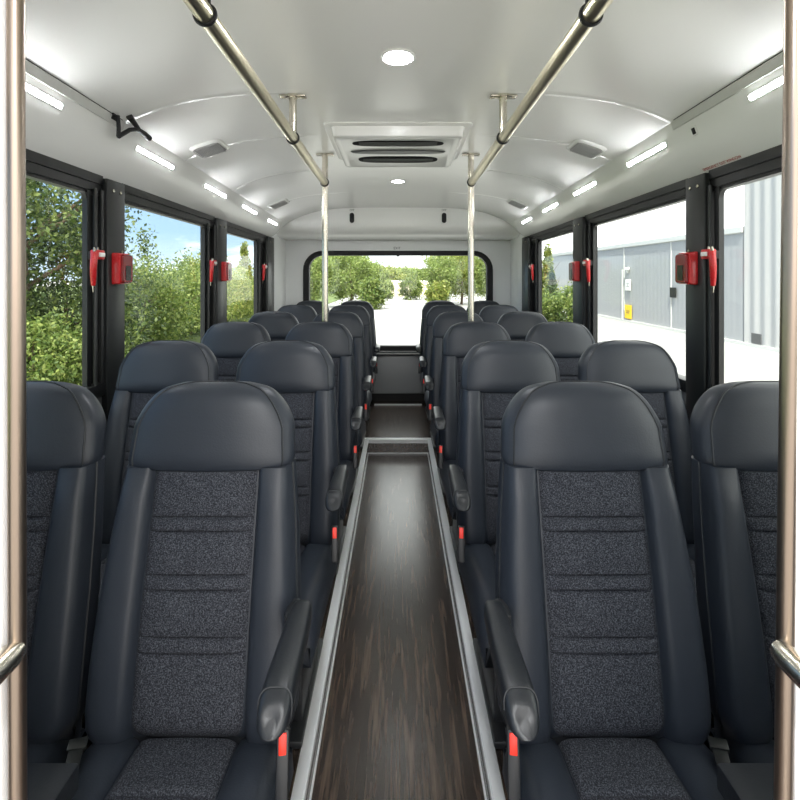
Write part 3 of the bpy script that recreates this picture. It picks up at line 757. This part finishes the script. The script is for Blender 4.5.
hz = [(-7.0, 13.6, 2.35, 1.2, 'leaf_light', 'nearest'), (-7.1, 15.6, 2.35, 1.2, 'leaf_light', 'second'), (-7.3, 17.6, 2.55, 1.3, 'leaf_light', 'third'), (-7.7, 20.0, 2.75, 1.5, 'leaf_yellow', 'fourth'), (-8.0, 23.2, 2.5, 1.5, 'leaf_yellow', 'fifth')]
for x, y, h, rx, m_, w in hz: tree('hedge_bush', x, y, h, rx, m_, 10000, .05, 'light green rounded bush of the hedge outside the left windows, %s from the bus' % w, 'bush', bush=True, K=70, group='left hedge')
tree('conifer', -8.3, 27.0, 3.6, .95, 'leaf_yellow', 6000, .07, 'pointed bright green conifer in the third left window', 'conifer', cone=True, K=120, clump=.16)
tree('conifer', -8.1, 29.5, 2.9, .75, 'leaf_conifer', 5000, .07, 'dark narrow conifer behind the bright one on the left', 'conifer', cone=True, K=120, clump=.16)
tree('hedge_bush', -8.0, 25.6, 1.9, 1.0, 'leaf_pale', 4000, .07, 'pale bush in front of the conifers on the left', 'bush', bush=True)
tree('conifer', 7.0, 23.4, 3.2, .75, 'leaf_yellow', 6000, .07, 'pointed yellow green conifer in the far right window', 'conifer', cone=True, K=120, clump=.18)
tree('conifer', 6.6, 21.4, 2.1, .55, 'leaf_conifer', 4000, .06, 'dark narrow conifer in the far right window', 'conifer', cone=True, K=100, clump=.16)
tree('shrub', 6.9, 20.3, 1.55, .7, 'leaf_light', 4000, .06, 'green shrub right of the conifers in the far right window', 'bush', bush=True)
tree('shrub', 5.9, 20.6, 1.4, .6, 'leaf_light', 3500, .06, 'green shrub left of the conifers in the far right window', 'bush', bush=True)
# seen through the rear window; haze is put into their pale leaf colours
for x, y, h, rx, m_, n, lb in [
    (-5.6, 33, 3.5, 1.6, 'leaf_pale', 5000, 'light green tree at the left end of the rear window'),
    (-3.2, 34, 3.55, 1.5, 'leaf_pale', 6000, 'fuller green tree left of centre in the rear window'),
    (-1.7, 36, 2.9, 1.0, 'leaf_pale', 4000, 'smaller light green tree beside the fuller one in the rear window'),
    (-2.6, 60, 3.2, 3.0, 'leaf_yellow', 6000, 'sunlit far tree left of the gap at the end of the road'),
    (2.0, 64, 3.0, 3.2, 'leaf_pale', 6000, 'pale far tree at the end of the road'),
    (-7.5, 62, 5.0, 4.0, 'leaf_pale', 6000, 'broad far tree behind the left trees in the rear window'),
    (8.0, 62, 5.6, 4.2, 'leaf_pale', 6000, 'broad far tree behind the right trees in the rear window'),
    (3.0, 35, 3.35, 1.3, 'leaf_pale', 5000, 'green tree right of the road in the rear window'),
    (4.7, 37, 3.9, 1.6, 'leaf_yellow', 5500, 'yellow green tree near the white pole in the rear window'),
    (6.6, 36, 3.7, 1.6, 'leaf_pale', 5500, 'green tree at the right end of the rear window')]:
    tree('leafy_tree', x, y, h, rx, m_, n*2, .07 if y < 50 else .14, lb, 'tree', K=60, clump=.3)
for x, y, h, rx, m_, lb in [(-1.55, 31.5, 1.9, .75, 'leaf_light', 'round green bush left of the road end'), (1.1, 44, 1.9, 1.0, 'leaf_light', 'round green bush in the middle of the road end'), (-.9, 46, 1.6, .5, 'leaf_pale', 'small light bush beside the round green one'), (2.6, 33, 1.7, .8, 'leaf_yellow', 'low bush at the right kerb of the road')]:
    tree('round_bush', x, y, h, rx, m_, 3500, .09, lb, 'bush', bush=True, K=50)
r = empty('garden_wall', (.2, 52, GZ), 'low sandy garden wall at the far end of the road', 'wall')
MB().box(-3.2, 3.2, 0, .3, 0, 1.5, .03).build('wall_face', M['beige'], r, smooth=0); MB().box(-3.3, 3.3, -.05, .35, 1.5, 1.62, .02).build('coping', M['signwhite'], r, smooth=0)
r = empty('white_post', (4.1, 39.5, GZ), 'tall white post among the trees right of the road', 'post')
MB().tube([(0, 0, 0), (0, 0, 3.5)], .12, 12).build('shaft', M['signwhite'], r); MB().tube([(0, 0, 3.5), (0, 0, 3.6)], [.15, .09], 12).build('cap', M['signwhite'], r)

# ------------------------------------------------------------------ sky, sun, camera
w = bpy.data.worlds.new('sky'); scene.world = w; w.use_nodes = True; nt = w.node_tree
bg = nt.nodes['Background']
tc = nt.nodes.new('ShaderNodeTexCoord'); sx = nt.nodes.new('ShaderNodeSeparateXYZ'); nt.links.new(tc.outputs['Generated'], sx.inputs[0])
mr = nt.nodes.new('ShaderNodeMapRange'); mr.inputs['From Min'].default_value = -.05; mr.inputs['From Max'].default_value = .6
nt.links.new(sx.outputs['Z'], mr.inputs['Value'])
blue = ramp(nt, mr.outputs['Result'], [(0, (.44, .48, .52, 1)), (.2, (.20, .29, .40, 1)), (.5, (.14, .22, .36, 1)), (1, (.16, .24, .38, 1))])
mp = nt.nodes.new('ShaderNodeMapping'); mp.inputs['Scale'].default_value = (1.6, 1.6, 5); nt.links.new(tc.outputs['Generated'], mp.inputs['Vector'])
cn = nt.nodes.new('ShaderNodeTexNoise'); cn.inputs['Scale'].default_value = 2.2; cn.inputs['Detail'].default_value = 7; nt.links.new(mp.outputs['Vector'], cn.inputs['Vector'])
# thin bright haze thickens towards the right and the rear
hz1 = nt.nodes.new('ShaderNodeMath'); hz1.operation = 'MULTIPLY_ADD'; hz1.inputs[1].default_value = .50; hz1.inputs[2].default_value = .10; nt.links.new(sx.outputs['X'], hz1.inputs[0])
hy = nt.nodes.new('ShaderNodeMath'); hy.operation = 'MULTIPLY_ADD'; hy.inputs[1].default_value = -.04; nt.links.new(sx.outputs['Y'], hy.inputs[0]); nt.links.new(hz1.outputs[0], hy.inputs[2])
ad = nt.nodes.new('ShaderNodeMath'); ad.operation = 'ADD'; nt.links.new(cn.outputs['Fac'], ad.inputs[0]); nt.links.new(hy.outputs[0], ad.inputs[1])
up = nt.nodes.new('ShaderNodeMath'); up.operation = 'MULTIPLY_ADD'; up.inputs[1].default_value = .25; nt.links.new(sx.outputs['Z'], up.inputs[0]); nt.links.new(ad.outputs[0], up.inputs[2]); ad = up
cl = ramp(nt, ad.outputs[0], [(.42, (0, 0, 0, 1)), (.64, (1, 1, 1, 1))])
mx = nt.nodes.new('ShaderNodeMixRGB'); mx.inputs['Color2'].default_value = (1.25, 1.22, 1.18, 1)
nt.links.new(cl, mx.inputs['Fac']); nt.links.new(blue, mx.inputs['Color1']); nt.links.new(mx.outputs[0], bg.inputs['Color'])
bg.inputs['Strength'].default_value = 1.0
sun = bpy.data.lights.new('sun', 'SUN'); sun.energy = 2.9; sun.angle = R(1.0); sun.color = (1, .94, .84)
so = bpy.data.objects.new('sun', sun); COL.objects.link(so)
so.rotation_euler = Vector((math.sin(R(14))*math.cos(R(58)), math.cos(R(14))*math.cos(R(58)), -math.sin(R(58)))).to_track_quat('-Z', 'Y').to_euler()

cam = bpy.data.cameras.new('camera'); co = bpy.data.objects.new('camera', cam); COL.objects.link(co)
co.location = (0, 0, CZ); co.rotation_euler = (R(90), 0, 0)
cam.sensor_width = 36; cam.lens = 22.5; cam.shift_x = .0025; cam.shift_y = -.155; cam.clip_start = .02; cam.clip_end = 600
scene.camera = co
scene.cycles.diffuse_bounces = 8; scene.cycles.max_bounces = 14
vs = scene.view_settings; vs.view_transform = 'Standard'; vs.look = 'None'; vs.gamma = 1; vs.exposure = 1.78; vs.use_curve_mapping = False
